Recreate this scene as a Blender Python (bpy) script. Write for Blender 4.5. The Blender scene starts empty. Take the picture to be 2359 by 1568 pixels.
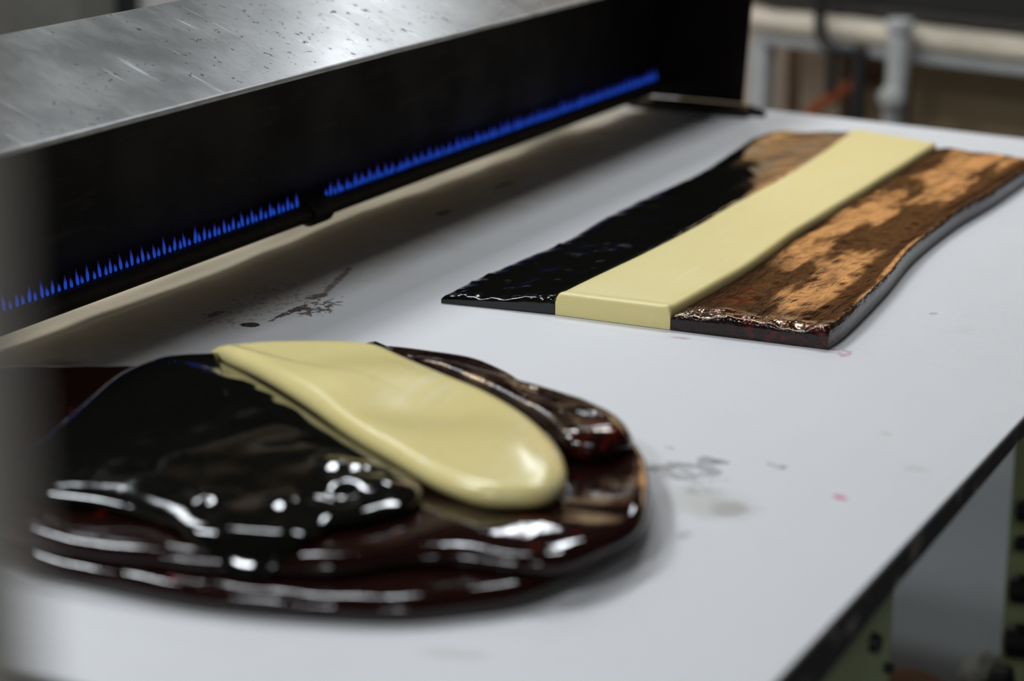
import bpy, bmesh, math, random
import numpy as np
from mathutils import Vector, noise as mn

random.seed(7)
S = bpy.context.scene
C = S.collection
TT = 0.85                                   # height of the table surface
# ------------------------------------------------------------------ camera
cam_d = bpy.data.cameras.new('camera')
cam = bpy.data.objects.new('camera', cam_d); C.objects.link(cam)
cam.location = (0, 0, TT + 0.6)
cam.rotation_euler = (math.radians(90 - 16.42), 0, math.radians(27.8586))
cam_d.sensor_width = 36; cam_d.lens = 4900 / 2359 * 36
cam_d.clip_start = 0.02
cam_d.dof.use_dof = True
cam_d.dof.focus_distance = 2.17
cam_d.dof.aperture_fstop = 2.75
S.camera = cam
# ------------------------------------------------------------------ world and lamps
W = bpy.data.worlds.new('world'); S.world = W; W.use_nodes = True
bg = W.node_tree.nodes['Background']
bg.inputs[0].default_value = (0.85, 0.9, 1.0, 1); bg.inputs[1].default_value = 0.05
S.cycles.max_bounces = 6; S.cycles.diffuse_bounces = 3; S.cycles.glossy_bounces = 3; S.cycles.transparent_max_bounces = 16

def area_lamp(name, loc, sx, sy, power, col=(0.90, 0.95, 1.0), rot=0):
    d = bpy.data.lights.new(name, 'AREA'); d.shape = 'RECTANGLE'; d.size = sx; d.size_y = sy
    d.energy = power; d.color = col
    o = bpy.data.objects.new(name, d); C.objects.link(o); o.location = loc
    o.rotation_euler = (0, 0, rot)
    return o
area_lamp('ceiling_or_fill_lamp', (-2.25, 5.05, 3.0), 0.32, 0.20, 19)
area_lamp('ceiling_or_fill_lamp', (-3.35, 3.20, 3.0), 0.40, 0.40, 12)  # added fill, only lifts the left background
area_lamp('ceiling_or_fill_lamp', (-1.10, 3.10, 3.0), 0.60, 0.22, 26)
area_lamp('ceiling_or_fill_lamp', (-2.00, 2.70, 3.0), 0.60, 0.22, 30)
area_lamp('ceiling_or_fill_lamp', (-2.30, 1.20, 3.0), 0.60, 0.22, 44)
area_lamp('ceiling_or_fill_lamp', (-1.05, -1.20, 3.0), 0.60, 0.22, 66)
area_lamp('ceiling_or_fill_lamp', (0.80, -1.50, 3.0), 0.60, 0.22, 32)  # added fill behind the camera, brightens the near pole
wl = area_lamp('added_wall_wash', (-1.60, 6.10, 2.36), 2.6, 0.12, 32, (1.0, 0.86, 0.68))  # added light, washes the back wall for the bronze reflections
wl.rotation_euler = (math.radians(40), 0, 0)
S.view_settings.view_transform = 'Standard'; S.view_settings.look = 'None'
S.view_settings.exposure = -0.50; S.view_settings.gamma = 1.0
S.view_settings.use_curve_mapping = False

# ------------------------------------------------------------------ material helpers
class NT:
    def __init__(s, name):
        s.m = bpy.data.materials.new(name); s.m.use_nodes = True
        s.t = s.m.node_tree; s.n = s.t.nodes; s.l = s.t.links
        s.b = s.n['Principled BSDF']
        s.pos = None
    def geo(s):
        if not s.pos: s.pos = s.n.new('ShaderNodeNewGeometry').outputs['Position']
        return s.pos
    def put(s, sock, v):
        if hasattr(v, 'is_output'): s.l.new(v, sock)
        else: sock.default_value = (*v, 1) if isinstance(v, tuple) and len(v) == 3 and sock.type == 'RGBA' else v
    def set(s, **kw):
        for k, v in kw.items(): s.put(s.b.inputs[k.replace('_', ' ')], v)
    def mapping(s, vec=None, loc=(0,0,0), rot=(0,0,0), sc=(1,1,1), typ='POINT'):
        m = s.n.new('ShaderNodeMapping'); m.vector_type = typ
        s.l.new(vec or s.geo(), m.inputs[0])
        m.inputs['Location'].default_value = loc; m.inputs['Rotation'].default_value = rot; m.inputs['Scale'].default_value = sc
        return m.outputs[0]
    def noise(s, scale, detail=3, vec=None, rough=0.55, dist=0.0):
        m = s.n.new('ShaderNodeTexNoise'); s.l.new(vec or s.geo(), m.inputs['Vector'])
        m.inputs['Scale'].default_value = scale; m.inputs['Detail'].default_value = detail
        m.inputs['Roughness'].default_value = rough; m.inputs['Distortion'].default_value = dist
        return m.outputs['Fac']
    def math(s, op, a, b=0.0, clamp=False):
        m = s.n.new('ShaderNodeMath'); m.operation = op; m.use_clamp = clamp
        s.put(m.inputs[0], a); s.put(m.inputs[1], b); return m.outputs[0]
    def step(s, v, lo, hi, a=0.0, b=1.0):
        m = s.n.new('ShaderNodeMapRange'); m.interpolation_type = 'SMOOTHSTEP'
        s.put(m.inputs['Value'], v)
        for k, x in (('From Min', lo), ('From Max', hi), ('To Min', a), ('To Max', b)): m.inputs[k].default_value = x
        return m.outputs[0]
    def mix(s, f, a, b):
        m = s.n.new('ShaderNodeMix'); m.data_type = 'RGBA'
        s.put(m.inputs[0], f); s.put(m.inputs[6], a); s.put(m.inputs[7], b); return m.outputs[2]
    def bump(s, h, strength, dist, nrm=None):
        m = s.n.new('ShaderNodeBump'); s.put(m.inputs['Height'], h)
        m.inputs['Strength'].default_value = strength; m.inputs['Distance'].default_value = dist
        if nrm: s.l.new(nrm, m.inputs['Normal'])
        return m.outputs[0]

def _gloss(s, fac, col, rough, nrm):
    g = s.n.new('ShaderNodeBsdfAnisotropic'); g.inputs['Color'].default_value = (*col, 1); g.inputs['Roughness'].default_value = rough
    s.l.new(nrm, g.inputs['Normal'])
    mx = s.n.new('ShaderNodeMixShader'); s.put(mx.inputs[0], fac)
    s.l.new(s.b.outputs[0], mx.inputs[1]); s.l.new(g.outputs[0], mx.inputs[2]); s.l.new(mx.outputs[0], s.n['Material Output'].inputs[0])
NT.gloss = _gloss
def _up(s):
    g = s.n.new('ShaderNodeNewGeometry'); q = s.n.new('ShaderNodeSeparateXYZ'); s.l.new(g.outputs['Normal'], q.inputs[0])
    return s.step(q.outputs[2], 0.55, 0.93)
NT.up = _up
def _radial(s, c, r, lo=1.15, hi=0.6):
    v = s.mapping(loc=(c[0], c[1], TT), sc=(r[0], r[1], 1.0), typ='TEXTURE')
    ln = s.n.new('ShaderNodeVectorMath'); ln.operation = 'LENGTH'; s.l.new(v, ln.inputs[0])
    return s.step(ln.outputs['Value'], lo, hi)
NT.radial = _radial
def simple(name, col, rough=0.6, metal=0.0, var=0.25, vs=18.0, spec=0.5, bump=0.0):
    t = NT(name)
    n = t.noise(vs, 4)
    dark = tuple(c * (1 - var) for c in col); lite = tuple(min(1, c * (1 + var)) for c in col)
    t.set(Base_Color=t.mix(n, dark, lite), Roughness=rough, Metallic=metal)
    t.b.inputs['Specular IOR Level'].default_value = spec
    if bump: t.set(Normal=t.bump(t.noise(vs * 6, 3), bump, 0.002))
    return t.m

M = {}
M['floor'] = simple('concrete_floor', (0.165, 0.175, 0.178), 0.75, var=0.2, vs=2.5)
M['wall'] = simple('beige_wall_paint', (0.62, 0.53, 0.43), 0.8, var=0.1, vs=1.5)
M['farwall'] = simple('warm_wall_paint', (0.62, 0.49, 0.34), 0.8, var=0.15, vs=1.5)
M['ceiling'] = simple('dark_ceiling', (0.05, 0.05, 0.05), 0.9)
M['pole'] = simple('taupe_pole_paint', (0.86, 0.79, 0.70), 0.6, var=0.05)
M['green'] = simple('green_leg_paint', (0.50, 0.58, 0.29), 0.55, var=0.3, vs=14)
M['black'] = simple('black_metal', (0.012, 0.012, 0.012), 0.5)
M['board'] = simple('dark_board', (0.03, 0.026, 0.022), 0.6, var=0.4, vs=30)
M['burnt'] = None
M['greywhite'] = simple('worn_white_paint', (0.5, 0.5, 0.49), 0.55, var=0.25, vs=25)
M['steelrail'] = simple('grey_rail', (0.36, 0.365, 0.36), 0.5, var=0.2)
M['beigeedge'] = simple('beige_cloth_edge', (0.66, 0.58, 0.46), 0.8, var=0.3, vs=9)
M['tan'] = simple('tan_cardboard', (0.42, 0.32, 0.235), 0.8, var=0.15, vs=6)
M['brownbox'] = simple('brown_board', (0.33, 0.24, 0.14), 0.7, var=0.3, vs=5)
M['orange'] = simple('orange_rubber', (0.4, 0.09, 0.02), 0.6)
M['rag'] = simple('pale_rag', (0.4, 0.4, 0.38), 0.9, var=0.2, vs=30)
M['darkgrey'] = simple('dark_grey_paint', (0.14, 0.14, 0.125), 0.6)
M['lightgrey'] = simple('light_grey_paint', (0.68, 0.66, 0.65), 0.6, var=0.06)

# worn burnt steel inside the hood
t = NT('burnt_steel'); sc = t.mapping(rot=(0, 0.5, 0), sc=(60, 14, 90))
n1 = t.noise(1.0, 5, sc); n2 = t.noise(9, 4)
t.set(Base_Color=t.mix(t.step(n1, 0.55, 0.8), (0.010, 0.008, 0.007), (0.045, 0.033, 0.022)),
      Roughness=t.step(n2, 0.3, 0.7, 0.45, 0.65), Metallic=0.3)
t.b.inputs['Specular IOR Level'].default_value = 0.3
M['burnt'] = t.m
M['brightedge'] = simple('edge_highlight', (0.42, 0.42, 0.42), 0.35, 0.35, var=0.5, vs=40)  # pale tone paints in the highlight along the hood's front edge
M['endplate'] = simple('sooty_end_plate', (0.010, 0.005, 0.006), 0.6, spec=0.2)
M['pipe'] = simple('rusty_burner_pipe', (0.030, 0.024, 0.018), 0.55, 0.4, var=0.5, vs=60, spec=0.3, bump=0.3)

# scratched galvanised top of the hood
t = NT('scratched_steel')
blot = t.noise(14, 5); fine = t.noise(1.0, 4, t.mapping(rot=(0, 0, 0.35), sc=(60, 420, 60)))
spots = t.noise(95, 3, rough=0.65); big = t.noise(5, 3)
sm = t.math('MULTIPLY', t.step(spots, 0.63, 0.67), t.step(big, 0.40, 0.60))
scr = t.noise(1.0, 2, t.mapping(rot=(0, 0, -0.25), sc=(9, 130, 9)))
col = t.mix(t.step(blot, 0.35, 0.7), (0.23, 0.235, 0.235), (0.28, 0.285, 0.28))
col = t.mix(t.step(fine, 0.45, 0.75), col, (0.21, 0.20, 0.18))
col = t.mix(t.step(scr, 0.66, 0.74), col, (0.5, 0.52, 0.53))
col = t.mix(t.step(scr, 0.30, 0.24), col, (0.20, 0.17, 0.155))
col = t.mix(sm, col, (0.035, 0.022, 0.02))
t.set(Base_Color=col, Metallic=t.math('SUBTRACT', 0.68, t.math('MULTIPLY', sm, 0.66)), Roughness=t.math('ADD', t.step(blot, 0.3, 0.7, 0.27, 0.33), t.math('MULTIPLY', sm, 0.5)),
      Normal=t.bump(fine, 0.12, 0.001))
M['steel'] = t.m

# flame
t = NT('blue_gas_flame')
tc = t.n.new('ShaderNodeTexCoord'); sep = t.n.new('ShaderNodeSeparateXYZ'); t.l.new(tc.outputs['Generated'], sep.inputs[0])
em = t.n.new('ShaderNodeEmission'); em.inputs[1].default_value = 1.0
t.l.new(t.mix(t.step(sep.outputs[2], 0.1, 1.0), (0.018, 0.125, 0.95), (0.055, 0.04, 0.58)), em.inputs[0])
tr = t.n.new('ShaderNodeBsdfTransparent'); mx = t.n.new('ShaderNodeMixShader')
t.l.new(t.step(sep.outputs[2], 0.35, 1.0, 0.40, 0.03), mx.inputs[0]); t.l.new(tr.outputs[0], mx.inputs[1]); t.l.new(em.outputs[0], mx.inputs[2])
t.l.new(mx.outputs[0], t.n['Material Output'].inputs[0])
M['flame'] = t.m

# canvas of the table, with its stains
t = NT('stained_white_canvas')
base = t.mix(t.noise(3.0, 4), (0.71, 0.705, 0.71), (0.76, 0.755, 0.76))
base = t.mix(t.step(t.noise(11, 5, rough=0.6), 0.62, 0.85, 0, 0.25), base, (0.55, 0.53, 0.49))
_sh = {}
def shared(ns):
    k = min((18.0, 50.0, 150.0), key=lambda q: abs(math.log(q / ns)))
    if k not in _sh: _sh[k] = t.math('SUBTRACT', t.noise(k, 4, None, 0.6), 0.5)
    return _sh[k]
def stain(prev, c, r, rot, col, strength, ns, edge=(0.35, 0.75), kn=1.6):
    v = t.mapping(loc=(c[0], c[1], TT), rot=(0, 0, math.radians(rot)), sc=(r[0], r[1], 1.0), typ='TEXTURE')
    ln = t.n.new('ShaderNodeVectorMath'); ln.operation = 'LENGTH'; t.l.new(v, ln.inputs[0])
    env = t.step(ln.outputs['Value'], 1.0, 0.2)
    s = t.math('ADD', t.math('MULTIPLY', shared(ns), kn), t.math('MULTIPLY', env, 0.75))
    f = t.math('MULTIPLY', t.step(s, *edge), t.math('MULTIPLY', t.step(ln.outputs['Value'], 1.15, 0.8), strength))
    return t.mix(f, prev, col)
base = stain(base, (-1.42, 2.0), (0.30, 1.9), 0, (0.45, 0.36, 0.21), 0.85, 18, (0.05, 0.75), 0.5)
BR = (0.055, 0.022, 0.018)
for a in [((-1.215, 1.725), (0.016, 0.016), 0, (0.03, 0.012, 0.015), 0.97, 90, (0.35, 0.5), 1.2),
          ((-1.206, 1.790), (0.010, 0.070), 0, BR, 0.9, 150, (0.42, 0.55), 2.4),
          ((-1.190, 1.815), (0.040, 0.075), 10, BR, 0.85, 190, (0.62, 0.75), 2.4),
          ((-1.215, 1.850), (0.016, 0.030), -20, BR, 0.8, 160, (0.45, 0.6), 2.4),
          ((-1.232, 1.920), (0.010, 0.115), 18, (0.12, 0.06, 0.035), 0.75, 60, (0.4, 0.75), 1.6),
          ((-1.270, 1.745), (0.012, 0.035), 10, (0.06, 0.05, 0.05), 0.7, 90, (0.4, 0.7), 1.6),
          ((-1.250, 1.800), (0.120, 0.260), 0, (0.16, 0.09, 0.05), 0.5, 160, (0.82, 0.95), 1.9),
          ((-1.300, 1.500), (0.060, 0.160), 0, (0.18, 0.10, 0.06), 0.6, 30, (0.5, 0.95), 1.5),
          ((-1.303, 2.442), (0.010, 0.050), 0, (0.10, 0.12, 0.11), 0.8, 40, (0.35, 0.7), 1.2),
          ((-1.292, 2.260), (0.012, 0.030), 0, (0.06, 0.06, 0.05), 0.8, 50, (0.35, 0.7), 1.2),
          ((-1.262, 3.000), (0.040, 0.022), 20, (0.05, 0.012, 0.008), 0.95, 40, (0.3, 0.6), 1.2),
          ((-0.640, 1.530), (0.060, 0.110), 30, (0.34, 0.34, 0.34), 0.8, 45, (0.60, 0.85), 2.2),
          ((-0.585, 1.578), (0.022, 0.016), -25, (0.22, 0.22, 0.235), 0.85, 55, (0.42, 0.70), 1.8),
          ((-0.628, 1.563), (0.018, 0.014), -25, (0.26, 0.26, 0.27), 0.8, 55, (0.45, 0.75), 1.8),
          ((-0.665, 1.528), (0.030, 0.025), -15, (0.30, 0.29, 0.27), 0.85, 60, (0.45, 0.75), 1.8),
          ((-0.580, 1.468), (0.030, 0.035), 0, (0.38, 0.37, 0.35), 0.85, 30, (0.40, 0.95), 1.3),
          ((-0.600, 1.470), (0.080, 0.070), 0, (0.50, 0.48, 0.43), 0.55, 20, (0.35, 0.95), 1.3),
          ((-0.590, 1.398), (0.012, 0.020), 0, (0.42, 0.41, 0.40), 0.7, 40, (0.35, 0.8), 1.3),
          ((-0.513, 1.531), (0.012, 0.007), -20, (0.62, 0.10, 0.16), 0.85, 70, (0.40, 0.70), 1.5),
          ((-0.806, 1.888), (0.022, 0.010), 10, (0.52, 0.26, 0.36), 0.6, 70, (0.40, 0.85), 1.5),
          ((-0.646, 1.915), (0.022, 0.030), 40, (0.58, 0.25, 0.33), 0.6, 110, (0.55, 0.80), 2.0),
          ((-0.609, 2.093), (0.010, 0.012), 0, (0.40, 0.40, 0.42), 0.7, 50, (0.35, 0.8), 1.3),
          ((-0.530, 1.697), (0.016, 0.012), -35, (0.55, 0.50, 0.38), 0.6, 40, (0.4, 0.8), 1.4),
          ((-0.480, 1.624), (0.022, 0.014), 0, (0.55, 0.50, 0.42), 0.5, 40, (0.35, 0.9), 1.3),
          ((-0.640, 1.130), (0.05, 0.020), 15, (0.52, 0.48, 0.44), 0.45, 30, (0.4, 0.9), 1.4)]:
    base = stain(base, *a)
wv = t.n.new('ShaderNodeTexWave'); wv.wave_type = 'BANDS'; wv.bands_direction = 'Y'
t.l.new(t.geo(), wv.inputs['Vector']); wv.inputs['Scale'].default_value = 130; wv.inputs['Distortion'].default_value = 0.6
wx = t.n.new('ShaderNodeTexWave'); wx.wave_type = 'BANDS'; wx.bands_direction = 'X'
t.l.new(t.geo(), wx.inputs['Vector']); wx.inputs['Scale'].default_value = 130; wx.inputs['Distortion'].default_value = 0.6
weave = t.math('ADD', wv.outputs['Fac'], wx.outputs['Fac'])
t.set(Base_Color=base, Roughness=0.62, Normal=t.bump(weave, 0.22, 0.0006, t.bump(t.noise(9, 3), 0.18, 0.01)))
t.b.inputs['Specular IOR Level'].default_value = 0.25
M['canvas'] = t.m

# chipped dark paint of the table edge
t = NT('chipped_edge_paint')
n = t.noise(1.0, 5, t.mapping(sc=(20, 22, 40)), 0.65)
t.set(Base_Color=t.mix(t.step(n, 0.56, 0.68), (0.035, 0.029, 0.027), (0.36, 0.32, 0.28)), Roughness=0.6)
M['edge'] = t.m

# cream pulled sugar
def cream(name, rough):
    t = NT(name)
    st = t.noise(1.0, 4, t.mapping(rot=(0, 0, 0.0), sc=(70, 7, 70)), 0.6)
    b = t.noise(6, 3)
    c = t.mix(b, (0.78, 0.645, 0.255), (0.85, 0.74, 0.35))
    c = t.mix(t.step(st, 0.5, 0.8, 0, 0.45), c, (0.85, 0.78, 0.48))
    t.set(Base_Color=c, Roughness=rough, Subsurface_Weight=0.25, Subsurface_Scale=0.006,
          Normal=t.bump(st, 0.12, 0.0015))
    t.b.inputs['Subsurface Radius'].default_value = (1.0, 0.7, 0.25)
    return t.m
M['cream_strip'] = cream('cream_pulled_sugar', 0.38)
M['cream_lobe'] = cream('soft_cream_sugar', 0.24)

# dark brown sugar with a bronze satin sheen where it has been pulled
def brown(name, lo, hi, sheen=1.0, rot=0.0, red=0.10, bk=1.0, rough=0.09, front=False, clear=None, goldglint=None, redglint=None):
    t = NT(name)
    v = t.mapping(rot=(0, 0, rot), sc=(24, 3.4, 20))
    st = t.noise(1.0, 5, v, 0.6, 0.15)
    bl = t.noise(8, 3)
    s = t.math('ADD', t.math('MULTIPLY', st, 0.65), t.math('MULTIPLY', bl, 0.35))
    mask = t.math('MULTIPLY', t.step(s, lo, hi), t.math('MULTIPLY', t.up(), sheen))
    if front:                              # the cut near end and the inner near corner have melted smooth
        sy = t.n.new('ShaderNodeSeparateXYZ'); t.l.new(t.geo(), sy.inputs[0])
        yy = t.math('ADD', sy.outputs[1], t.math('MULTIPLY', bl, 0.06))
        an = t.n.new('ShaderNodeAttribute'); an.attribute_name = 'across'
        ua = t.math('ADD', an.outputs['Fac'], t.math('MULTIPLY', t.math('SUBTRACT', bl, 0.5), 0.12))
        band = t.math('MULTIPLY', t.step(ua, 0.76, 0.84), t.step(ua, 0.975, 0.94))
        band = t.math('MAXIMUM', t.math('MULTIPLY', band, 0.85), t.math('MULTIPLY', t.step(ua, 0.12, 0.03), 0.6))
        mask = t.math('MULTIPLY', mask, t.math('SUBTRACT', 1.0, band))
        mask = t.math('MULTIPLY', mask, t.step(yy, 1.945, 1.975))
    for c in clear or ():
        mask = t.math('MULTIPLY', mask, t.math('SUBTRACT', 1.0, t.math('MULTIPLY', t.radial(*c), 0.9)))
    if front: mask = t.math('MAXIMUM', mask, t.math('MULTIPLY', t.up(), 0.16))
    for c in goldglint or ():  # gold reflection patch painted in at the given places
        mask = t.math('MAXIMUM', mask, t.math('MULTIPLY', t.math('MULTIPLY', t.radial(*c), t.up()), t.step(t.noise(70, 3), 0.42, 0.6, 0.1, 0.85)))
    rd = t.math('MULTIPLY', t.step(t.noise(34, 3), 0.66, 0.76), red)  # red glints of light through thin sugar, painted into base colour
    for c in redglint or ():
        rd = t.math('MAXIMUM', rd, t.math('MULTIPLY', t.radial(*c), t.step(t.noise(80, 3), 0.48, 0.62, 0.0, 0.14)))
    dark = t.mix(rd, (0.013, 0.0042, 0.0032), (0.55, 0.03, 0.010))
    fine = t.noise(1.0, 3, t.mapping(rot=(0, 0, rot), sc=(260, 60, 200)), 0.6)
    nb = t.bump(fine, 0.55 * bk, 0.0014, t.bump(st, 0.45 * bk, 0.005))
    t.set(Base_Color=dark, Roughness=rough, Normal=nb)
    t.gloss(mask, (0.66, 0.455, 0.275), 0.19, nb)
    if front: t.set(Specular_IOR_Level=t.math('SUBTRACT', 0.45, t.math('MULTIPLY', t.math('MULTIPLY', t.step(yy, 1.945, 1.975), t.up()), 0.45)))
    else: t.b.inputs['Specular IOR Level'].default_value = 0.45
    return t.m
M['brown_strip'] = brown('bronze_brown_sugar', 0.45, 0.565, 1.0, front=True, clear=[((-0.815, 1.95), (0.06, 0.24)), ((-0.665, 2.72), (0.05, 0.35))], redglint=[((-0.72, 1.925), (0.09, 0.018)), ((-0.785, 1.99), (0.02, 0.06))])
M['brown_slab'] = brown('dark_brown_sugar', 0.66, 0.76, 0.5, 0.6, 0.5, 0.25, 0.045, goldglint=[((-0.640, 1.425), (0.035, 0.035))], redglint=[((-0.668, 1.292), (0.018, 0.012))])
M['brown_lobe'] = brown('streaked_brown_sugar', 0.46, 0.62, 0.8, 0.75, 0.5, 0.5, 0.06, clear=[((-0.690, 1.470), (0.075, 0.055))], redglint=[((-0.685, 1.470), (0.03, 0.04))])

def blackm(name, bumpk, rough, sheen):
    t = NT(name)
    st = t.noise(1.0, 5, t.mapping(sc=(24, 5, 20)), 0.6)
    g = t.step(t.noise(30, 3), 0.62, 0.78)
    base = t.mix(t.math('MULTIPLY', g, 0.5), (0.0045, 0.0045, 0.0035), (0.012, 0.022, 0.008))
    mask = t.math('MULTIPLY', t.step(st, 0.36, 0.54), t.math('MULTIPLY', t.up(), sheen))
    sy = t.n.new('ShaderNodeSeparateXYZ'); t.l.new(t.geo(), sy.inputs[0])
    mask = t.math('MULTIPLY', mask, t.step(t.math('ADD', t.math('ADD', sy.outputs[1], t.math('MULTIPLY', t.math('ADD', sy.outputs[0], 0.96), 2.3)), t.math('MULTIPLY', t.math('SUBTRACT', st, 0.5), 0.35)), 2.40, 2.50))  # sheen limit painted along the diagonal where the hood's reflection ends
    nb = t.bump(st, bumpk, 0.004, t.bump(t.noise(45, 3), bumpk * 0.5, 0.003))
    t.set(Base_Color=base, Roughness=rough, Normal=nb)
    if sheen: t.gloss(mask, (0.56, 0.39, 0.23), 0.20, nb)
    return t.m
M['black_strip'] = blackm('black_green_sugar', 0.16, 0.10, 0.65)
M['black_lobe'] = blackm('glossy_black_sugar', 0.12, 0.06, 0.0)

# ------------------------------------------------------------------ mesh helpers
def obj(name, verts, faces, mat, parent=None, smooth=False):
    me = bpy.data.meshes.new(name); me.from_pydata([tuple(map(float, v)) for v in verts], [], faces)
    bm = bmesh.new(); bm.from_mesh(me); bmesh.ops.recalc_face_normals(bm, faces=bm.faces); bm.to_mesh(me); bm.free()
    if smooth: me.polygons.foreach_set('use_smooth', [True] * len(me.polygons))
    me.materials.append(mat); me.update()
    o = bpy.data.objects.new(name, me); C.objects.link(o)
    if parent: o.parent = parent
    return o
def bmobj(name, bm, mat, parent=None, smooth=False):
    bmesh.ops.recalc_face_normals(bm, faces=bm.faces)
    me = bpy.data.meshes.new(name); bm.to_mesh(me); bm.free()
    if smooth: me.polygons.foreach_set('use_smooth', [True] * len(me.polygons))
    me.materials.append(mat); o = bpy.data.objects.new(name, me); C.objects.link(o)
    if parent: o.parent = parent
    return o
def box(name, a, b, mat, parent=None, bev=0.0, seg=2):
    bm = bmesh.new(); r = bmesh.ops.create_cube(bm, size=1.0)
    for v in bm.verts:
        v.co = Vector([(a[i] + b[i]) / 2 + v.co[i] * (b[i] - a[i]) for i in range(3)])
    if bev: bmesh.ops.bevel(bm, geom=bm.edges[:], offset=bev, segments=seg, affect='EDGES', profile=0.5)
    return bmobj(name, bm, mat, parent, smooth=False)
def tube(name, pts, r, mat, parent=None, seg=14, caps=True):
    """a round bar that follows pts; r a number or one radius per point"""
    P = [Vector(p) for p in pts]; n = len(P); rr = r if isinstance(r, (list, tuple)) else [r] * n
    if caps and not isinstance(r, (list, tuple)):
        P = [P[0], P[0].lerp(P[1], min(0.3, 0.004 / max(1e-6, (P[1] - P[0]).length)))] + P[1:-1] + [P[-1].lerp(P[-2], min(0.3, 0.004 / max(1e-6, (P[-1] - P[-2]).length))), P[-1]]
        n = len(P); rr = [r * 0.97] + [r] * (n - 2) + [r * 0.97]
    V, F = [], []
    up0 = Vector((0.13, 0.31, 0.94))
    for i in range(n):
        d = (P[min(i + 1, n - 1)] - P[max(i - 1, 0)]).normalized()
        a = d.cross(up0)
        if a.length < 0.1: a = d.cross(Vector((1, 0, 0)))
        a.normalize(); b = d.cross(a)
        for k in range(seg):
            q = 2 * math.pi * k / seg; V.append(P[i] + (a * math.cos(q) + b * math.sin(q)) * rr[i])
    for i in range(n - 1):
        for k in range(seg):
            k2 = (k + 1) % seg; F.append((i * seg + k, i * seg + k2, (i + 1) * seg + k2, (i + 1) * seg + k))
    if caps: F.append(tuple(range(seg))[::-1]); F.append(tuple(range((n - 1) * seg, n * seg)))
    o = obj(name, V, F, mat, parent, smooth=True)
    for p in o.data.polygons:
        if len(p.vertices) > 4: p.use_smooth = False
    return o
def prism(name, poly, axis, lo, hi, mat, parent=None):
    """extrude a 2D polygon along axis 0, 1 or 2"""
    V = []
    for h in (lo, hi):
        for p in poly:
            q = list(p); q.insert(axis, h); V.append(q)
    n = len(poly)
    F = [tuple(range(n)), tuple(range(n, 2 * n))[::-1]] + [(i, (i + 1) % n, n + (i + 1) % n, n + i) for i in range(n)]
    return obj(name, V, F, mat, parent)
def thing(name, label, cat, loc=(0, 0, 0), rz=0.0, group=None):
    o = bpy.data.objects.new(name, None); C.objects.link(o); o.location = loc; o.rotation_euler = (0, 0, rz)
    o.empty_display_size = 0.05
    o['label'] = label; o['category'] = cat
    if group: o['group'] = group
    return o
def tag(o, label, cat, group=None):
    o['label'] = label; o['category'] = cat
    if group: o['group'] = group
    return o
def struct(o): o['kind'] = 'structure'; return o
def sstep(x, a, b):
    q = np.clip((x - a) / (b - a), 0, 1); return q * q * (3 - 2 * q)

# ------------------------------------------------------------------ the room
struct(box('floor', (-3.7, -2.6, -0.10), (3.2, 6.6, 0.0), M['floor']))
struct(box('wall_left', (-3.70, -2.6, 0.0), (-3.60, 6.6, 3.2), M['wall']))
wb = struct(box('wall_back', (-3.60, 6.50, 0.0), (3.2, 6.60, 3.2), M['farwall']))
box('added_dark_panel', (-3.60, 6.44, 2.42), (3.2, 6.499, 3.19), M['ceiling'], wb)  # unseen panel added to keep bright wall out of the slab's reflections
struct(box('ceiling', (-3.7, -2.6, 3.2), (3.2, 6.6, 3.3), M['ceiling']))

# ------------------------------------------------------------------ the work table
XR, XL, YN = -0.437, -1.80, 0.978
def yfar(x): return 3.127 - 0.115 * (x + 1.2)
table = thing('work_table', 'long work table covered in stained white canvas, on green metal legs', 'table', (-1.1, 2.0, 0))
def tb(v): return (v[0] + 1.1, v[1] - 2.0, v[2])
V, F = [], []; nx, ny = 110, 170
xs = np.concatenate([np.linspace(XL, -1.46, 16)[:-1], np.linspace(-1.46, -1.33, 56)[:-1], np.linspace(-1.33, XR, 40)]); nx = len(xs) - 1
for j in range(ny + 1):
    for i in range(nx + 1):
        x = xs[i]; v = j / ny; y = YN + (yfar(x) - YN) * v
        z = 0.0
        if x < -1.33:                       # the cloth is loose and rumpled along the back edge
            w = min(1, (-1.33 - x) / 0.05) * min(1, max(0, (abs(y - 3.065) - 0.03) / 0.05)) * min(1, max(0, (abs(y - 1.05) - 0.03) / 0.05))
            z += w * 0.0045 * (mn.noise(Vector((x * 9, y * 5.5, 0.3))) + 0.5 * mn.noise(Vector((x * 20, y * 13, 1.3))))
            z += w * 0.004 + min(1, w * 3) * 0.0085 * math.exp(-((x + 1.392 + 0.006 * mn.noise(Vector((0, y * 6, 8)))) / 0.012) ** 2) * max(0.1, 0.8 + 1.1 * mn.noise(Vector((2, y * 5, 3))))
        V.append(tb((x, y, TT + z)))
for j in range(ny):
    for i in range(nx):
        a = j * (nx + 1) + i; F.append((a, a + 1, a + nx + 2, a + nx + 1))
top_n = len(V)
rim = [i for i in range(nx + 1)] + [j * (nx + 1) + nx for j in range(1, ny + 1)] + [ny * (nx + 1) + i for i in range(nx - 1, -1, -1)] + [j * (nx + 1) for j in range(ny - 1, 0, -1)]
for k in rim: V.append((V[k][0], V[k][1], TT - 0.004))
for q in range(len(rim)):
    q2 = (q + 1) % len(rim); F.append((rim[q], rim[q2], top_n + q2, top_n + q))
obj('canvas_cover', V, F, M['canvas'], table, smooth=True).modifiers.new('edges', 'EDGE_SPLIT').split_angle = math.radians(40)
lowz = [(YN, -0.052), (1.29, -0.041), (1.455, -0.031), (1.80, -0.022), (3.03, -0.018)]
V = [tb((XR - 0.001, y, TT - 0.0035)) for y, z in lowz] + [tb((XR - 0.001, y, TT + z)) for y, z in lowz]
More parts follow.
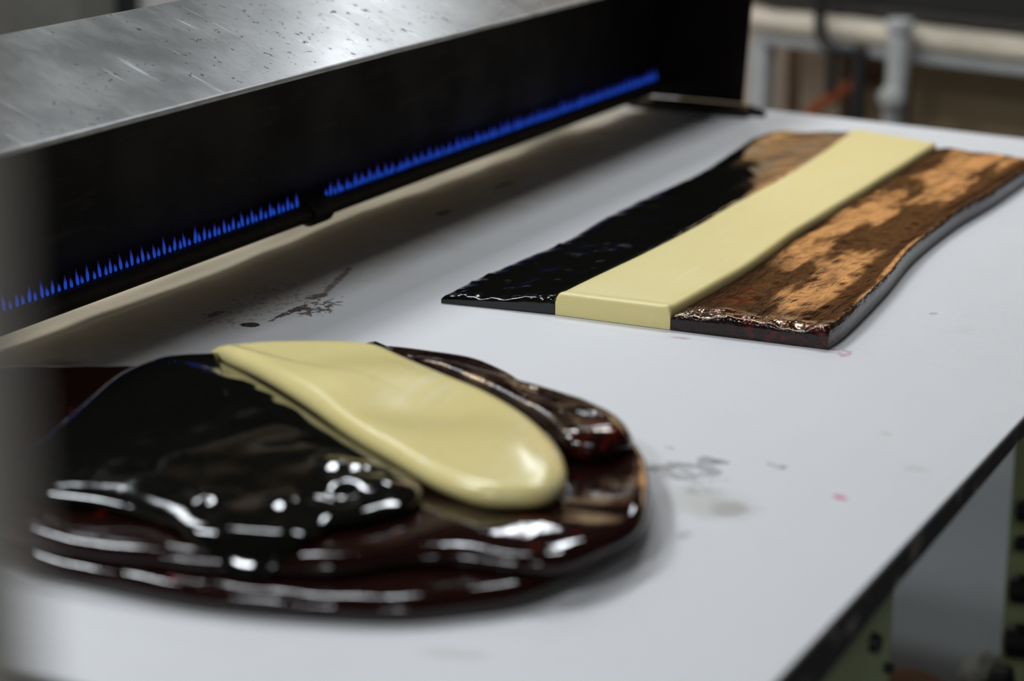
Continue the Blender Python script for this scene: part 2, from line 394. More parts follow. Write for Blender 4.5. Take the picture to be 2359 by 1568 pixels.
V += [tb((XR - 0.022, y, TT - 0.0035)) for y, z in lowz] + [tb((XR - 0.022, y, TT + z)) for y, z in lowz]
n = len(lowz); F = []
for i in range(n - 1):
    for a, b in ((0, n), (n, 3 * n), (3 * n, 2 * n), (2 * n, 0)): F.append((a + i, a + i + 1, b + i + 1, b + i))
F += [(0, n, 3 * n, 2 * n), (n - 1, 2 * n - 1, 4 * n - 1, 3 * n - 1)]
o = obj('edge_trim', V, F, M['edge'], table); o['label'] = 'dark chipped edging along the right side of the table'
prism('table_board', [tb((XL + 0.01, YN + 0.005, 0))[:2], tb((XR - 0.024, YN + 0.005, 0))[:2], tb((XR - 0.024, yfar(XR) - 0.005, 0))[:2], tb((XL + 0.01, yfar(XL) - 0.005, 0))[:2]], 2, TT - 0.024, TT - 0.0045, M['board'], table)
def leg(x0, x1, y0, y1, bolt=False):
    l = prism('leg', [tb((x1, y0, 0))[:2], tb((x1, y1, 0))[:2], tb((x1 - 0.006, y1, 0))[:2], tb((x1 - 0.006, y0 + 0.006, 0))[:2],
                      tb((x0, y0 + 0.006, 0))[:2], tb((x0, y0, 0))[:2]], 2, 0.0, TT - 0.025, M['green'], table)
    if bolt:
        for (y, z, r) in ((y1 - 0.05, 0.762, 0.0085), (y1 - 0.012, 0.725, 0.0045)):
            bm = bmesh.new(); bmesh.ops.create_cone(bm, cap_ends=True, segments=14, radius1=r, radius2=r * 0.8, depth=0.008)
            for v in bm.verts: v.co = Vector((x1 + 1.1 + v.co.z + 0.003, y - 2.0 + v.co.x, z + v.co.y))
            bmobj('bolt', bm, M['black'], l)
    return l
leg(-0.57, -0.460, 1.330, 1.515, True)
far_leg = leg(-0.708, -0.60, 2.88, 3.0)
far_leg['label'] = 'green leg with dark fittings under the far end of the table'
leg(-1.74, -1.62, 1.33, 1.5); leg(-1.74, -1.62, 2.88, 3.0)
# dark fittings clamped on the far leg
for (z, y, r) in ((0.36, 2.872, 0.018), (0.24, 2.870, 0.022), (0.16, 2.868, 0.026), (0.31, 2.872, 0.012)):
    tube('clamp_fitting', [tb((-0.69, y - 0.02, z)), tb((-0.60, y - 0.02, z + 0.01))], r, M['black'], far_leg, 10)
box('stretcher', tb((-1.62, 2.93, 0.60)), tb((-0.708, 2.96, 0.64)), M['green'], table)

# ------------------------------------------------------------------ gas heater hood
HX = -1.3
hood = thing('gas_heater', 'long scratched steel gas heater hood with a row of blue flames, standing on the table', 'heater', (HX, 2.1, TT))
def hb(v): return (v[0] - HX, v[1] - 2.1, v[2])
Y0, Y1 = 1.05, 3.09
FX, FZ, BX, BZ = -1.208, 0.245, -1.377, 0.307
nrm = Vector((BZ - FZ, 0, FX - BX)).normalized()
nseg = 60
V, F = [], []
for j in range(nseg + 1):
    y = Y0 + (Y1 + 0.006 - Y0) * j / nseg
    for k in range(9):
        s = k / 8
        x = FX + (BX - FX) * s; z = FZ + (BZ - FZ) * s
        dent = 0.0012 * mn.noise(Vector((x * 12, y * 7, 0)))
        V.append(hb((x + nrm.x * dent, y, z + nrm.z * dent)))
    for k in range(8, -1, -1):
        s = k / 8
        x = FX + (BX - FX) * s; z = FZ + (BZ - FZ) * s
        V.append(hb((x - nrm.x * 0.003, y, z - nrm.z * 0.003)))
for j in range(nseg):
    for k in range(18):
        k2 = (k + 1) % 18; F.append((j * 18 + k, j * 18 + k2, (j + 1) * 18 + k2, (j + 1) * 18 + k))
F += [tuple(range(18))[::-1], tuple(range(nseg * 18, nseg * 18 + 18))]
o = obj('top_plate', V, F, M['steel'], hood, smooth=True)
for p in o.data.polygons:
    if len(p.vertices) > 4: p.use_smooth = False
bmod = o.modifiers.new('edges', 'EDGE_SPLIT'); bmod.split_angle = math.radians(40)
tube('rolled_edge', [hb((FX + 0.0005, Y0 + (Y1 + .006 - Y0) * k / 30, FZ - 0.002 + 0.0006 * mn.noise(Vector((0, k * 0.9, 4))))) for k in range(31)], 0.0030, M['brightedge'], hood, 10)
box('reflector_panel', hb((-1.380, Y0, 0.028)), hb((-1.376, Y1, BZ - 0.004)), M['burnt'], hood)
pl = [(-1.376 - HX, 0.014), (-1.224 - HX, 0.014), (FX - 0.002 - HX, FZ - 0.005), (-1.376 - HX, BZ - 0.006)]
prism('end_plate', pl, 1, Y1 - 0.002 - 2.1, Y1 + 0.003 - 2.1, M['endplate'], hood)
prism('end_plate', pl, 1, Y0 - 0.004 - 2.1, Y0 - 0.0005 - 2.1, M['endplate'], hood)
for yy in (3.065, 1.05):
    bm = bmesh.new(); bmesh.ops.create_cube(bm, size=1.0)
    for v in bm.verts: v.co = Vector((-1.299 - HX + v.co.x * 0.245, yy - 2.1 + v.co.y * 0.05, 0.0065 + v.co.z * 0.013))
    bmesh.ops.bevel(bm, geom=[e for e in bm.edges if abs((e.verts[0].co - e.verts[1].co).z) > 0.01], offset=0.022, segments=4, affect='EDGES')
    bmesh.ops.bevel(bm, geom=[e for e in bm.edges if e.calc_face_angle(0) > 0.9 and min(v.co.z for v in e.verts) > 0.01], offset=0.004, segments=2, affect='EDGES')
    bmobj('foot', bm, M['pipe'], hood)
PX, PZ = -1.346, 0.040
pipe = tube('burner_pipe', [hb((PX, Y0 - 0.03 + k * 0.0685, PZ)) for k in range(31)], 0.0112, M['pipe'], hood, 18)
tube('coupling', [hb((PX, 2.030, PZ)), hb((PX, 2.034, PZ)), hb((PX, 2.068, PZ)), hb((PX, 2.072, PZ))], [0.014, 0.0165, 0.0165, 0.014], M['pipe'], pipe, 18)
tube('hanger', [hb((PX, 2.051, PZ)), hb((-1.378, 2.051, PZ + 0.012))], 0.009, M['pipe'], pipe, 10)
# flames: one mesh, one object each
def flame_mesh():
    prof = [(0.0, 0.55), (0.15, 0.95), (0.35, 1.0), (0.6, 0.72), (0.82, 0.38), (1.0, 0.06)]
    V, F = [], []; sg = 8
    for h, r in prof:
        for k in range(sg):
            a = 2 * math.pi * k / sg
            V.append((r * math.cos(a), r * math.sin(a) - 0.9 * h * h, h))
    for i in range(len(prof) - 1):
        for k in range(sg):
            F.append((i * sg + k, i * sg + (k + 1) % sg, (i + 1) * sg + (k + 1) % sg, (i + 1) * sg + k))
    F += [tuple(range(sg))[::-1], tuple(range(5 * sg, 6 * sg))]
    me = bpy.data.meshes.new('flame'); me.from_pydata(V, [], F); me.polygons.foreach_set('use_smooth', [True] * len(F))
    me.materials.append(M['flame']); return me
fm = flame_mesh()
def flames(ya, yb, n, k0):
    for i in range(n):
        y = ya + (yb - ya) * i / (n - 1)
        o = bpy.data.objects.new('flame', fm); C.objects.link(o); o.parent = pipe
        tall = (i + k0) % 2 == 0
        h = (0.0190 if tall else 0.0115) * random.uniform(0.85, 1.15)
        o.location = hb((PX - 0.001 + random.uniform(-0.0008, 0.0008), y + random.uniform(-0.0006, 0.0006), PZ + 0.0105))
        o.scale = (0.0017, 0.0016, h)
        o.rotation_euler = (0, random.uniform(-0.08, 0.08), 0)
flames(1.40, 2.014, 69, 0)
flames(2.078, 3.028, 106, 1)

# ------------------------------------------------------------------ sugar slabs
def cr_closed(pts, N):
    P = np.array(pts, float); n = len(P); out = []
    for i in range(n):
        p0, p1, p2, p3 = P[i - 1], P[i], P[(i + 1) % n], P[(i + 2) % n]
        for s in np.linspace(0, 1, 24, endpoint=False):
            out.append(0.5 * (2 * p1 + (p2 - p0) * s + (2 * p0 - 5 * p1 + 4 * p2 - p3) * s * s + (3 * p1 - p0 - 3 * p2 + p3) * s ** 3))
    Q = np.array(out); Q2 = np.vstack([Q, Q[:1]]); L = np.concatenate([[0], np.cumsum(np.linalg.norm(np.diff(Q2, axis=0), axis=1))])
    s = np.linspace(0, L[-1], N, endpoint=False)
    return np.stack([np.interp(s, L, Q2[:, 0]), np.interp(s, L, Q2[:, 1])], 1)
def sdist(P, poly):
    """signed distance, positive inside"""
    A = poly; B = np.roll(poly, -1, 0); P = np.atleast_2d(P)
    AB = B - A; AP = P[:, None] - A[None]
    h = np.clip((AP * AB).sum(2) / np.maximum((AB * AB).sum(1), 1e-12), 0, 1)
    d = np.sqrt(((AP - AB[None] * h[..., None]) ** 2).sum(2)).min(1)
    x, y = P[:, 0][:, None], P[:, 1][:, None]
    c = ((A[:, 1] > y) != (B[:, 1] > y)) & (x < (B[:, 0] - A[:, 0]) * (y - A[:, 1]) / (B[:, 1] - A[:, 1] + 1e-15) + A[:, 0])
    return np.where(c.sum(1) % 2 == 1, d, -d)
def slab(name, pts, ctr, T, R, base_fn, bump_fn, mat, parent=None, N=200, rings=34, org=(0, 0, 0), rimn=0.0):
    o = cr_closed(pts, N); c = np.array(ctr, float)
    tg = np.roll(o, -1, 0) - np.roll(o, 1, 0); tg /= np.linalg.norm(tg, axis=1)[:, None]
    nn = np.stack([-tg[:, 1], tg[:, 0]], 1)
    if ((c - o) * nn).sum(1).mean() < 0: nn = -nn
    lay = []
    for ph in np.radians(np.linspace(-78, 90, 15)):
        lay.append((o + nn * (R * (1 - math.cos(ph))), np.full(N, T / 2 * (1 + math.sin(ph)))))
    last = lay[-1][0]
    for q in np.linspace(1, 0.02, rings)[1:]:
        lay.append((c + (last - c) * q, np.full(N, T)))
    X = np.concatenate([a for a, b in lay]); Z = np.concatenate([b for a, b in lay])
    d = sdist(X, o); w = sstep(d, 0.0, R * 2.2)
    base = base_fn(X[:, 0], X[:, 1]) if base_fn else 0.0
    z = Z + base + w * bump_fn(X[:, 0], X[:, 1]) + rimn * (Z / T) * (nz(X[:, 0], X[:, 1], 13, 3.3) + 0.5 * nz(X[:, 0], X[:, 1], 31, 6.1))
    V = [(x - org[0], y - org[1], zz - org[2]) for (x, y), zz in zip(X, z + TT + 0.0006)]
    F = []; L = len(lay)
    for i in range(L - 1):
        for k in range(N):
            k2 = (k + 1) % N; F.append((i * N + k, i * N + k2, (i + 1) * N + k2, (i + 1) * N + k))
    F.append(tuple(range((L - 1) * N, L * N))); F.append(tuple(range(N))[::-1])
    ob = obj(name, V, F, mat, parent, smooth=True); return ob, o
def nz(x, y, s, seed=0.0):
    return np.array([mn.noise(Vector((a * s, b * s, seed))) for a, b in zip(x, y)])
def gauss(x, y, lst):
    r = np.zeros_like(x)
    for (cx, cy, s, h) in lst: r += h * np.exp(-((x - cx) ** 2 + (y - cy) ** 2) / (2 * s * s))
    return r

LOW = [(-1.01, 1.108), (-0.97, 1.098), (-0.923, 1.099), (-0.866, 1.100), (-0.816, 1.107), (-0.756, 1.124), (-0.700, 1.147), (-0.665, 1.175),
       (-0.633, 1.211), (-0.617, 1.26), (-0.608, 1.314), (-0.606, 1.359), (-0.625, 1.415), (-0.657, 1.476), (-0.71, 1.53), (-0.80, 1.57), (-0.95, 1.60), (-1.06, 1.565),
       (-1.12, 1.515), (-1.193, 1.48), (-1.292, 1.434), (-1.33, 1.36), (-1.28, 1.23), (-1.17, 1.14), (-1.08, 1.115)]
UPP = [(-1.02, 1.112), (-0.925, 1.106), (-0.827, 1.128), (-0.755, 1.160), (-0.716, 1.200), (-0.685, 1.216), (-0.642, 1.224), (-0.615, 1.242), (-0.601, 1.293),
       (-0.599, 1.338), (-0.622, 1.402), (-0.662, 1.478), (-0.71, 1.525), (-0.80, 1.565), (-0.95, 1.59), (-1.06, 1.555), (-1.12, 1.50), (-1.19, 1.46), (-1.275, 1.41), (-1.30, 1.35), (-1.25, 1.24), (-1.15, 1.15)]
slabroot = thing('folded_sugar_slab', 'big glossy dark brown sugar slab folded in two layers, lowest of the near pile', 'candy', (-0.93, 1.33, TT))
org = (-0.93, 1.33, TT)
_, PL = slab('lower_layer', LOW, (-0.93, 1.33), 0.019, 0.014, None, lambda x, y: 0 * x, M['brown_slab'], slabroot, 240, 24, org, 0.0032)
def base_up(x, y): return 0.0165 + 0 * x
def bump_up(x, y):
    return 0.0034 * nz(x, y, 8, 2.0) + 0.0009 * nz(x, y, 24, 5.0) + gauss(x, y, [(-0.70, 1.245, 0.025, 0.003), (-0.66, 1.36, 0.04, 0.001)]) - 0.07 * np.maximum(0, y - 1.29) * sstep(x, -0.78, -0.70)
_, PU = slab('upper_layer', UPP, (-0.93, 1.33), 0.018, 0.013, base_up, bump_up, M['brown_slab'], slabroot, 240, 40, org, 0.0022)
def support(x, y):
    d = sdist(np.stack([x, y], 1), PU); return 0.0335 * sstep(d, -0.028, 0.022)
# black lobe
BLK = [(-1.132, 1.535), (-1.140, 1.47), (-1.139, 1.413), (-1.111, 1.325), (-1.087, 1.251), (-1.065, 1.187), (-1.01, 1.150), (-0.95, 1.155), (-0.898, 1.150), (-0.855, 1.134),
       (-0.818, 1.128), (-0.790, 1.140), (-0.781, 1.166), (-0.781, 1.197), (-0.763, 1.223), (-0.749, 1.260), (-0.765, 1.300), (-0.8135, 1.330), (-0.8745, 1.3665), (-0.9515, 1.4165), (-1.0285, 1.4625), (-1.0825, 1.4905), (-1.1135, 1.517)]
def bump_blk(x, y):
    return (0.0022 * nz(x, y, 8, 7.0) + 0.0012 * nz(x, y, 26, 1.0)
            + gauss(x, y, [(-1.010, 1.432, 0.010, 0.0035), (-0.985, 1.415, 0.008, 0.003), (-0.945, 1.396, 0.010, 0.004), (-0.830, 1.285, 0.010, 0.005), (-0.812, 1.300, 0.007, 0.003),
                           (-0.806, 1.262, 0.008, 0.003), (-0.876, 1.184, 0.006, 0.0028), (-0.868, 1.196, 0.005, 0.002), (-0.824, 1.204, 0.008, 0.0035), (-0.80, 1.212, 0.007, 0.003),
                           (-0.775, 1.270, 0.016, 0.006), (-0.795, 1.235, 0.010, -0.005), (-0.96, 1.30, 0.09, 0.010), (-1.05, 1.42, 0.05, 0.006)]))
blk, PB = slab('black_sugar_lobe', BLK, (-0.95, 1.32), 0.014, 0.022, support, bump_blk, M['black_lobe'], None, 320, 60)
tag(blk, 'glossy black sugar lump lying left of the cream tongue on the brown slab', 'candy')
# brown lobe behind the cream
BLB = [(-1.035, 1.640), (-1.000, 1.655), (-0.955, 1.658), (-0.912, 1.657), (-0.868, 1.637), (-0.814, 1.597), (-0.780, 1.573), (-0.741, 1.560), (-0.704, 1.532), (-0.680, 1.500), (-0.672, 1.470),
       (-0.690, 1.447), (-0.718, 1.442), (-0.752, 1.474), (-0.812, 1.512), (-0.868, 1.541), (-0.93, 1.571), (-0.995, 1.606)]
def bump_blb(x, y):
    return 0.004 * nz(x, y, 10, 11.0) + 0.002 * nz(x, y, 30, 12.0) + gauss(x, y, [(-0.73, 1.49, 0.03, 0.001), (-0.79, 1.53, 0.02, -0.004)])
blb, PBB = slab('brown_sugar_lobe', BLB, (-0.80, 1.545), 0.030, 0.020, lambda x, y: 0.6 * support(x, y), bump_blb, M['brown_lobe'], None, 180, 30)
tag(blb, 'streaky brown sugar tongue with red rounded tip behind the cream tongue', 'candy')
# cream lobe
CRM = [(-1.103, 1.502), (-1.093, 1.543), (-1.062, 1.590), (-1.027, 1.608), (-0.998, 1.596), (-0.934, 1.560), (-0.873, 1.530), (-0.816, 1.503), (-0.757, 1.462), (-0.706, 1.412), (-0.676, 1.368),
       (-0.664, 1.335), (-0.666, 1.314), (-0.682, 1.299), (-0.711, 1.290), (-0.755, 1.303), (-0.812, 1.335), (-0.873, 1.370), (-0.950, 1.422), (-1.027, 1.468), (-1.080, 1.492)]
def base_crm(x, y):
    return support(x, y)
def bump_crm(x, y):
    return 0.0030 * nz(x, y, 9, 21.0) + gauss(x, y, [(-0.93, 1.475, 0.035, 0.006), (-0.83, 1.42, 0.03, -0.004), (-0.73, 1.37, 0.03, 0.003)])
crm, _ = slab('cream_sugar_lobe', CRM, (-0.86, 1.455), 0.021, 0.016, base_crm, bump_crm, M['cream_lobe'], None, 300, 40)
tag(crm, 'thick soft cream coloured sugar tongue draped across the dark near pile', 'candy')

# strips at the far end ------------------------------------------------------------
def strip(name, L, Rr, TL, TR, bumpf, mat, label, seed, ny=150, nx=36, er=0.006, endr=0.006):
    """L and Rr: edge points from the near end to the far end"""
    L = np.array(L); Rr = np.array(Rr); V, F = [], []
    vs = np.concatenate([[0, 0.0012, 0.003, 0.005], np.linspace(0.0075, 0.055, 26), np.linspace(0.06, 0.992, ny), [0.996, 0.999, 1]])
    def along(P, v):
        s = np.concatenate([[0], np.cumsum(np.linalg.norm(np.diff(P, axis=0), axis=1))]); s /= s[-1]
        # smooth interpolation
        k = np.clip(np.searchsorted(s, v) - 1, 0, len(s) - 2); q = (v - s[k]) / (s[k + 1] - s[k])
        p0, p1, p2, p3 = P[max(k - 1, 0)], P[k], P[k + 1], P[min(k + 2, len(s) - 1)]
        return 0.5 * (2 * p1 + (p2 - p0) * q + (2 * p0 - 5 * p1 + 4 * p2 - p3) * q * q + (3 * p1 - p0 - 3 * p2 + p3) * q ** 3)
    us = np.concatenate([[0, 0.006, 0.02, 0.045], np.linspace(0.08, 0.92, nx), [0.955, 0.98, 0.994, 1]])
    m = len(us) + 2
    for v in vs:
        a, b = along(L, v), along(Rr, v); wid = np.linalg.norm(b - a); leng = 1.0
        de = min(v, 1 - v) * leng
        ez = math.sqrt(max(0.0, 1 - (1 - min(de / endr, 1)) ** 2))
        row = []
        for u in us:
            p = a + (b - a) * u; T = TL + (TR - TL) * u
            du = min(u, 1 - u) * wid; eu = math.sqrt(max(0.0, 1 - (1 - min(du / er, 1)) ** 2))
            z = T * (0.62 + 0.38 * eu * ez) + eu * ez * bumpf(p[0], p[1], u, v)
            row.append((p[0], p[1], TT + 0.0006 + z))
        V.append((a[0], a[1], TT + 0.0006)); V.extend(row); V.append((b[0], b[1], TT + 0.0006))
    for j in range(len(vs) - 1):
        for i in range(m):
            i2 = (i + 1) % m; F.append((j * m + i, j * m + i2, (j + 1) * m + i2, (j + 1) * m + i))
    F.append(tuple(range(m))[::-1]); F.append(tuple(range((len(vs) - 1) * m, len(vs) * m)))
    o = obj(name, V, F, mat, None, smooth=True)
    o.data.polygons[-1].use_smooth = False; o.data.polygons[-2].use_smooth = False
    at = o.data.attributes.new('across', 'FLOAT', 'POINT')
    at.data.foreach_set('value', np.tile(np.concatenate([[0], us, [1]]), len(vs)).astype(np.float32))
    e = o.modifiers.new('edges', 'EDGE_SPLIT'); e.split_angle = math.radians(50)
    return tag(o, label, 'candy', None)
N1 = lambda x, y, s, z: mn.noise(Vector((x * s, y * s, z)))
AL = [(-1.083, 1.888), (-1.086, 1.959), (-1.083, 2.07), (-1.079, 2.173), (-1.090, 2.313), (-1.091, 2.447), (-1.090, 2.585), (-1.105, 2.744), (-1.118, 2.860), (-1.112, 2.925)]
AC = [(-0.955, 1.903), (-0.952, 2.021), (-0.949, 2.128), (-0.949, 2.252), (-0.955, 2.406), (-0.957, 2.552), (-0.968, 2.754), (-0.986, 2.925)]
CB = [(-0.826, 1.907), (-0.824, 2.006), (-0.823, 2.078), (-0.826, 2.163), (-0.833, 2.276), (-0.836, 2.388), (-0.838, 2.554), (-0.841, 2.705), (-0.845, 2.875)]
BR_ = [(-0.661, 1.915), (-0.661, 1.973), (-0.674, 2.129), (-0.693, 2.295), (-0.698, 2.466), (-0.692, 2.608), (-0.690, 2.771), (-0.682, 2.842)]
off = lambda P, d: [(x + d, y) for x, y in P]
_rb = random.Random(5)
SPK = [(-1.085 + 0.11 * _rb.random() ** 1.3, 1.90 + 0.26 * _rb.random(), _rb.uniform(0.0024, 0.004), _rb.uniform(0.0007, 0.0016)) for _ in range(26)]
def b_black(x, y, u, v):
    k = sum(h * math.exp(-((x - a) ** 2 + (y - b) ** 2) / (2 * q * q)) for a, b, q, h in SPK) if y < 2.22 else 0.0
    k += math.exp(-(v / 0.02) ** 2) * (0.004 * N1(x, y * 0.8, 40, 12) + 0.003 * N1(x, y, 85, 14))
    return k + 0.0010 * N1(x * 2.2, y, 14, 3) + 0.0008 * N1(x, y, 38, 5) + 0.0018 * math.exp(-((u - 0.15) / 0.12) ** 2)
def b_brown(x, y, u, v):
    front = math.exp(-(v / 0.03) ** 2)
    return 0.0020 * N1(x * 2.4, y * 0.8, 14, 9) + 0.0009 * N1(x * 2, y, 45, 1) + front * (0.006 * N1(x, y * 0.8, 40, 2) + 0.004 * N1(x, y, 85, 4)) + 0.0022 * math.exp(-((u - 0.97) / 0.02) ** 2) - 0.002 * math.exp(-((u - 0.02) / 0.05) ** 2) - 0.0022 * math.exp(-((u - 0.84) / 0.07) ** 2) + 0.0016 * N1(x * 1.6, y * 0.5, 9, 31)
def b_cream(x, y, u, v):
    return 0.0006 * N1(x, y, 12, 14) + 0.0012 * math.exp(-((v - 0.012) / 0.008) ** 2) + 0.0008 * math.exp(-((u - 0.95) / 0.03) ** 2)
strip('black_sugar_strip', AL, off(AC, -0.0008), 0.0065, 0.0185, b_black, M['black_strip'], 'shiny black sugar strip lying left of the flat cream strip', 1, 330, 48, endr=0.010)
strip('cream_sugar_strip', AC, off(CB, -0.0008), 0.0225, 0.0225, b_cream, M['cream_strip'], 'flat pale cream sugar strip between the black and brown strips', 2, er=0.005, endr=0.005)
strip('brown_sugar_strip', CB, BR_, 0.0185, 0.0210, b_brown, M['brown_strip'], 'bronze brown sugar strip with wrinkled sheen right of the flat cream strip', 3, 190, 60, endr=0.012)

# ------------------------------------------------------------------ behind the table, far end
RZ = math.atan2(-0.239, 0.971)
bench = thing('second_table', 'blurred far table with pale cloth edge and grey frame behind the canvas table', 'table', (-1.375, 4.451, 0), RZ)
V, F = [], []; n = 60                                        # the hem of its cloth bulges unevenly
for i in range(n + 1):
    x = -0.46 + 1.7 * i / n; bz = 0.006 * mn.noise(Vector((x * 9, 0, 2))); by = 0.012 * mn.noise(Vector((x * 8, 3, 0)))
    for (y, z) in ((0.75, 0.798), (0.02, 0.800 + bz), (-0.004 + by, 0.790 + bz), (-0.008 + by, 0.770), (0.004 + by, 0.752 - bz), (0.03, 0.750), (0.75, 0.750)): V.append((x, y, z))
for i in range(n):
    for k in range(7): F.append((i * 7 + k, i * 7 + (k + 1) % 7, (i + 1) * 7 + (k + 1) % 7, (i + 1) * 7 + k))
F += [tuple(range(7)), tuple(range(n * 7, n * 7 + 7))[::-1]]
obj('cloth_top', V, F, M['beigeedge'], bench, smooth=True)
box('front_rail', (-0.42, 0.0, 0.727), (1.2, 0.03, 0.7495), M['steelrail'], bench, 0.003)
for x0 in (-0.43, 1.15):
    box('leg', (x0, 0.0, 0.0), (x0 + 0.045, 0.045, 0.727), M['greywhite'], bench, 0.004)
    box('leg', (x0, 0.68, 0.0), (x0 + 0.045, 0.725, 0.75), M['greywhite'], bench, 0.004)
st = thing('pipe_stand', 'whitish upright pipe with a round pale knob in front of the far table', 'pipe', (-1.375, 4.451, 0), RZ)
tube('upright', [(-0.008, -0.05, 0.0), (-0.008, -0.05, 0.63), (-0.004, -0.05, 0.70), (-0.004, -0.05, 0.815)], 0.024, M['greywhite'], st, 16)
bm = bmesh.new(); bmesh.ops.create_uvsphere(bm, u_segments=16, v_segments=10, radius=0.032)
for v in bm.verts: v.co = Vector((0.006 + v.co.x, -0.085 + v.co.y * 0.7, 0.66 + v.co.z * 0.9))
bmobj('knob', bm, M['rag'], st, True)
tube('collar', [(-0.004, -0.05, 0.80), (-0.004, -0.05, 0.825)], 0.029, M['greywhite'], st, 16)
pp = thing('bent_pipe', 'black bent pipe on a dark post in front of the far table', 'pipe', (-1.375, 4.451, 0), RZ)
arc = [(-0.222, -0.03, 1.15), (-0.222, -0.03, 0.90), (-0.221, -0.03, 0.79)] + [(-0.221 + 0.05 * (1 - math.cos(a)), -0.03, 0.79 - 0.05 * math.sin(a)) for a in np.radians([15, 30, 45, 60, 75, 90])] + [(-0.118, -0.03, 0.740)]
tube('bend', arc, 0.013, M['black'], pp, 12)
tube('post', [(-0.112, -0.03, 0.0), (-0.112, -0.03, 0.755)], 0.0155, M['black'], pp, 12)
tube('branch', [(-0.186, -0.03, 0.64), (-0.186, -0.03, 0.742)], 0.011, M['black'], pp, 12)
mc = thing('dark_machine', 'black machine body standing on the far table', 'machine', (-1.375, 4.451, 0), RZ)
box('body', (-0.46, 0.06, 0.812), (1.2, 0.70, 1.06), M['black'], mc, 0.02)
box('base_skirt', (-0.47, 0.05, 0.808), (1.21, 0.71, 0.83), M['board'], mc, 0.005)
box('top_tray', (-0.10, 0.0, 1.062), (1.0, 0.3, 1.09), M['steelrail'], mc, 0.005)
# things stored below the far table
def carton(x0, x1, y0, y1, h, mat, label, cat='box'):
    t_ = thing('carton', label, cat, (-1.375, 4.451, 0), RZ)
    box('body', (x0, y0, 0.0), (x1, y1, h), mat, t_, 0.004)
    box('flap', (x0 + 0.002, y0 - 0.003, h - 0.10), (x1 - 0.002, y0 - 0.0002, h - 0.004), mat, t_)
    box('lid_seam', (x0 + 0.01, y0 + 0.01, h + 0.0002), (x1 - 0.01, y1 - 0.01, h + 0.004), mat, t_)
    return t_
carton(-0.60, -0.515, 0.28, 0.62, 0.695, M['tan'], 'tall tan carton under the far table, by its left leg')
carton(-0.475, -0.36, 0.28, 0.62, 0.690, M['tan'], 'tall tan carton under the far table, left of the black bent pipe')
carton(-0.34, -0.20, 0.30, 0.62, 0.60, M['brownbox'], 'dark brown low carton under the far table behind the black bent pipe')
cb = thing('brown_cupboard', 'wide dark brown cupboard under the right half of the far table', 'cupboard', (-1.375, 4.451, 0), RZ)
box('body', (-0.155, 0.26, 0.0), (1.1, 0.65, 0.715), M['brownbox'], cb, 0.004)
for x0 in (-0.145, 0.275, 0.69):
    d_ = box('door', (x0, 0.248, 0.03), (x0 + 0.40, 0.259, 0.695), M['brownbox'], cb, 0.003)
    tube('handle', [(x0 + 0.36, 0.238, 0.30), (x0 + 0.36, 0.238, 0.40)], 0.006, M['steelrail'], d_, 8)
tag(tube('orange_hose', [(x, y, z) for x, y, z in [(-1.375 + 0.971 * u - 0.0 + 0.239 * 0.1, 4.451 - 0.239 * u + 0.971 * 0.1, z) for u, z in
      ((-0.42, 0.012), (-0.40, 0.25), (-0.36, 0.50), (-0.31, 0.578), (-0.26, 0.610), (-0.215, 0.640), (-0.19, 0.66), (-0.18, 0.72))]],
      0.013, M['orange'], None, 12), 'short orange hose hanging beside the black bent pipe', 'hose')

# ------------------------------------------------------------------ left background
cab = thing('grey_cabinet', 'blurred pale grey cabinet against the wall behind the heater hood', 'cabinet', (-3.4, 4.9, 0))
box('body', (-0.17, -0.62, 0.0), (0.08, 1.0, 1.9), M['lightgrey'], cab, 0.006)
for y0 in (-0.60, 0.20):
    d_ = box('door', (0.081, y0, 0.05), (0.10, y0 + 0.78, 1.87), M['lightgrey'], cab, 0.004)
    tube('handle', [(0.115, y0 + 0.70, 0.95), (0.115, y0 + 0.70, 1.10)], 0.007, M['steelrail'], d_, 8)
col_ = thing('dark_column', 'blurred dark grey column left of the pale grey cabinet', 'column', (-3.4, 4.13, 0))
box('shaft', (-0.20, -0.09, 0.0), (0.08, 0.065, 3.19), M['darkgrey'], col_, 0.004)
box('plinth', (-0.20, -0.10, 0.0), (0.09, 0.07, 0.12), M['darkgrey'], col_, 0.004)
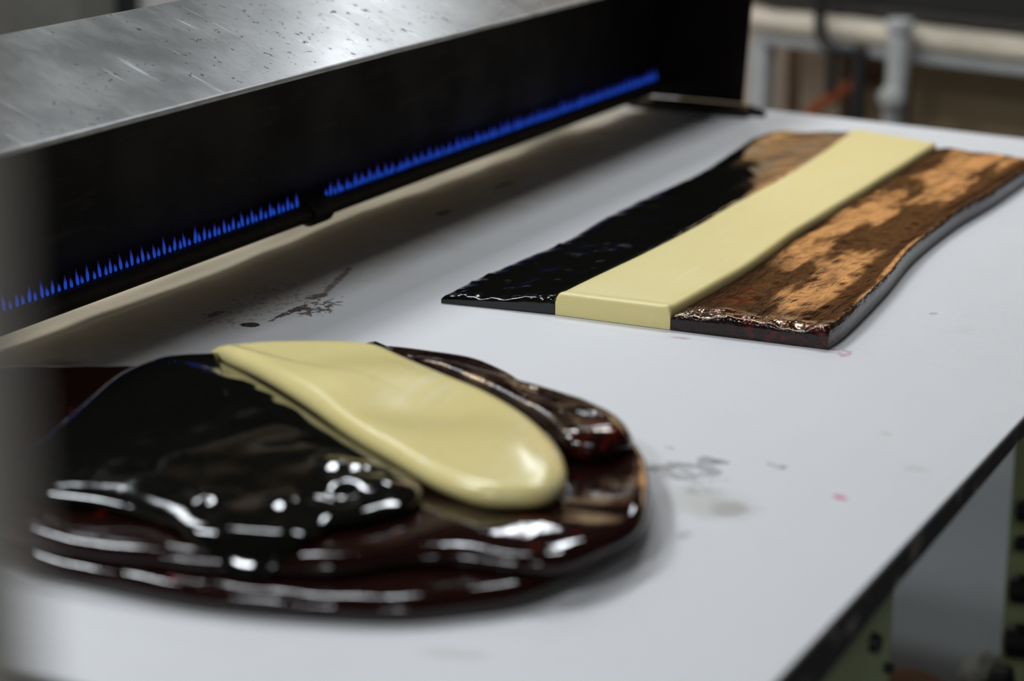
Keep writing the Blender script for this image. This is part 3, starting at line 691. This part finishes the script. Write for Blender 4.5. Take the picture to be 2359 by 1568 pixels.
tag(tube('black_drain_pipe', [(-3.32, 4.235, 0.0), (-3.32, 4.235, 3.19)], 0.032, M['black'], None, 14), 'black vertical pipe between the dark column and the pale cabinet', 'pipe')

# ------------------------------------------------------------------ close to the camera and on the floor
pol = thing('near_pole', 'out of focus taupe pole at the left edge, close to the camera', 'pole', (-0.332, 0.314, 0))
tube('shaft', [(0, 0, 0.012), (0, 0, 2.2)], 0.0405, M['pole'], pol, 28)
tube('base_plate', [(0, 0, 0), (0, 0, 0.012)], 0.09, M['pole'], pol, 24)
# crumpled pale rag and a valve on the floor under the table
bm = bmesh.new(); bmesh.ops.create_icosphere(bm, subdivisions=4, radius=1.0)
for v in bm.verts:
    c = v.co.copy(); k = 1 + 0.28 * mn.noise(c * 2.3) + 0.14 * mn.noise(c * 6)
    v.co = Vector((c.x * 0.036 * k, c.y * 0.042 * k, max(0, 0.022 + c.z * 0.028 * k)))
rag = bmobj('crumpled_rag', bm, M['rag'], None, True); rag.location = (-0.765, 3.015, 0.0)
tag(rag, 'pale crumpled rag on the floor beside the far green table leg', 'rag')
val = thing('floor_valve', 'black stubby valve on the floor beside the far green table leg', 'valve', (-0.685, 2.80, 0))
tube('body', [(0, 0, 0), (0, 0, 0.11)], [0.028, 0.028], M['black'], val, 14)
tube('cap', [(0, 0, 0.11), (0, 0, 0.135)], [0.022, 0.018], M['black'], val, 14)
tube('spout', [(0.0, 0, 0.06), (0.09, 0.0, 0.06)], 0.017, M['black'], val, 12)
bm = bmesh.new(); bmesh.ops.create_icosphere(bm, subdivisions=3, radius=1.0)
for v in bm.verts:
    c = v.co.copy(); k = 1 + 0.3 * mn.noise(c * 2.0 + Vector((3, 1, 2)))
    v.co = Vector((c.x * 0.07 * k, c.y * 0.05 * k, max(0, 0.012 + c.z * 0.02 * k)))
r2 = bmobj('orange_cloth', bm, simple('rusty_cloth', (0.20, 0.10, 0.05), 0.9), None, True); r2.location = (-0.86, 2.93, 0.0)
tag(r2, 'flat orange brown cloth on the floor left of the pale rag', 'rag')
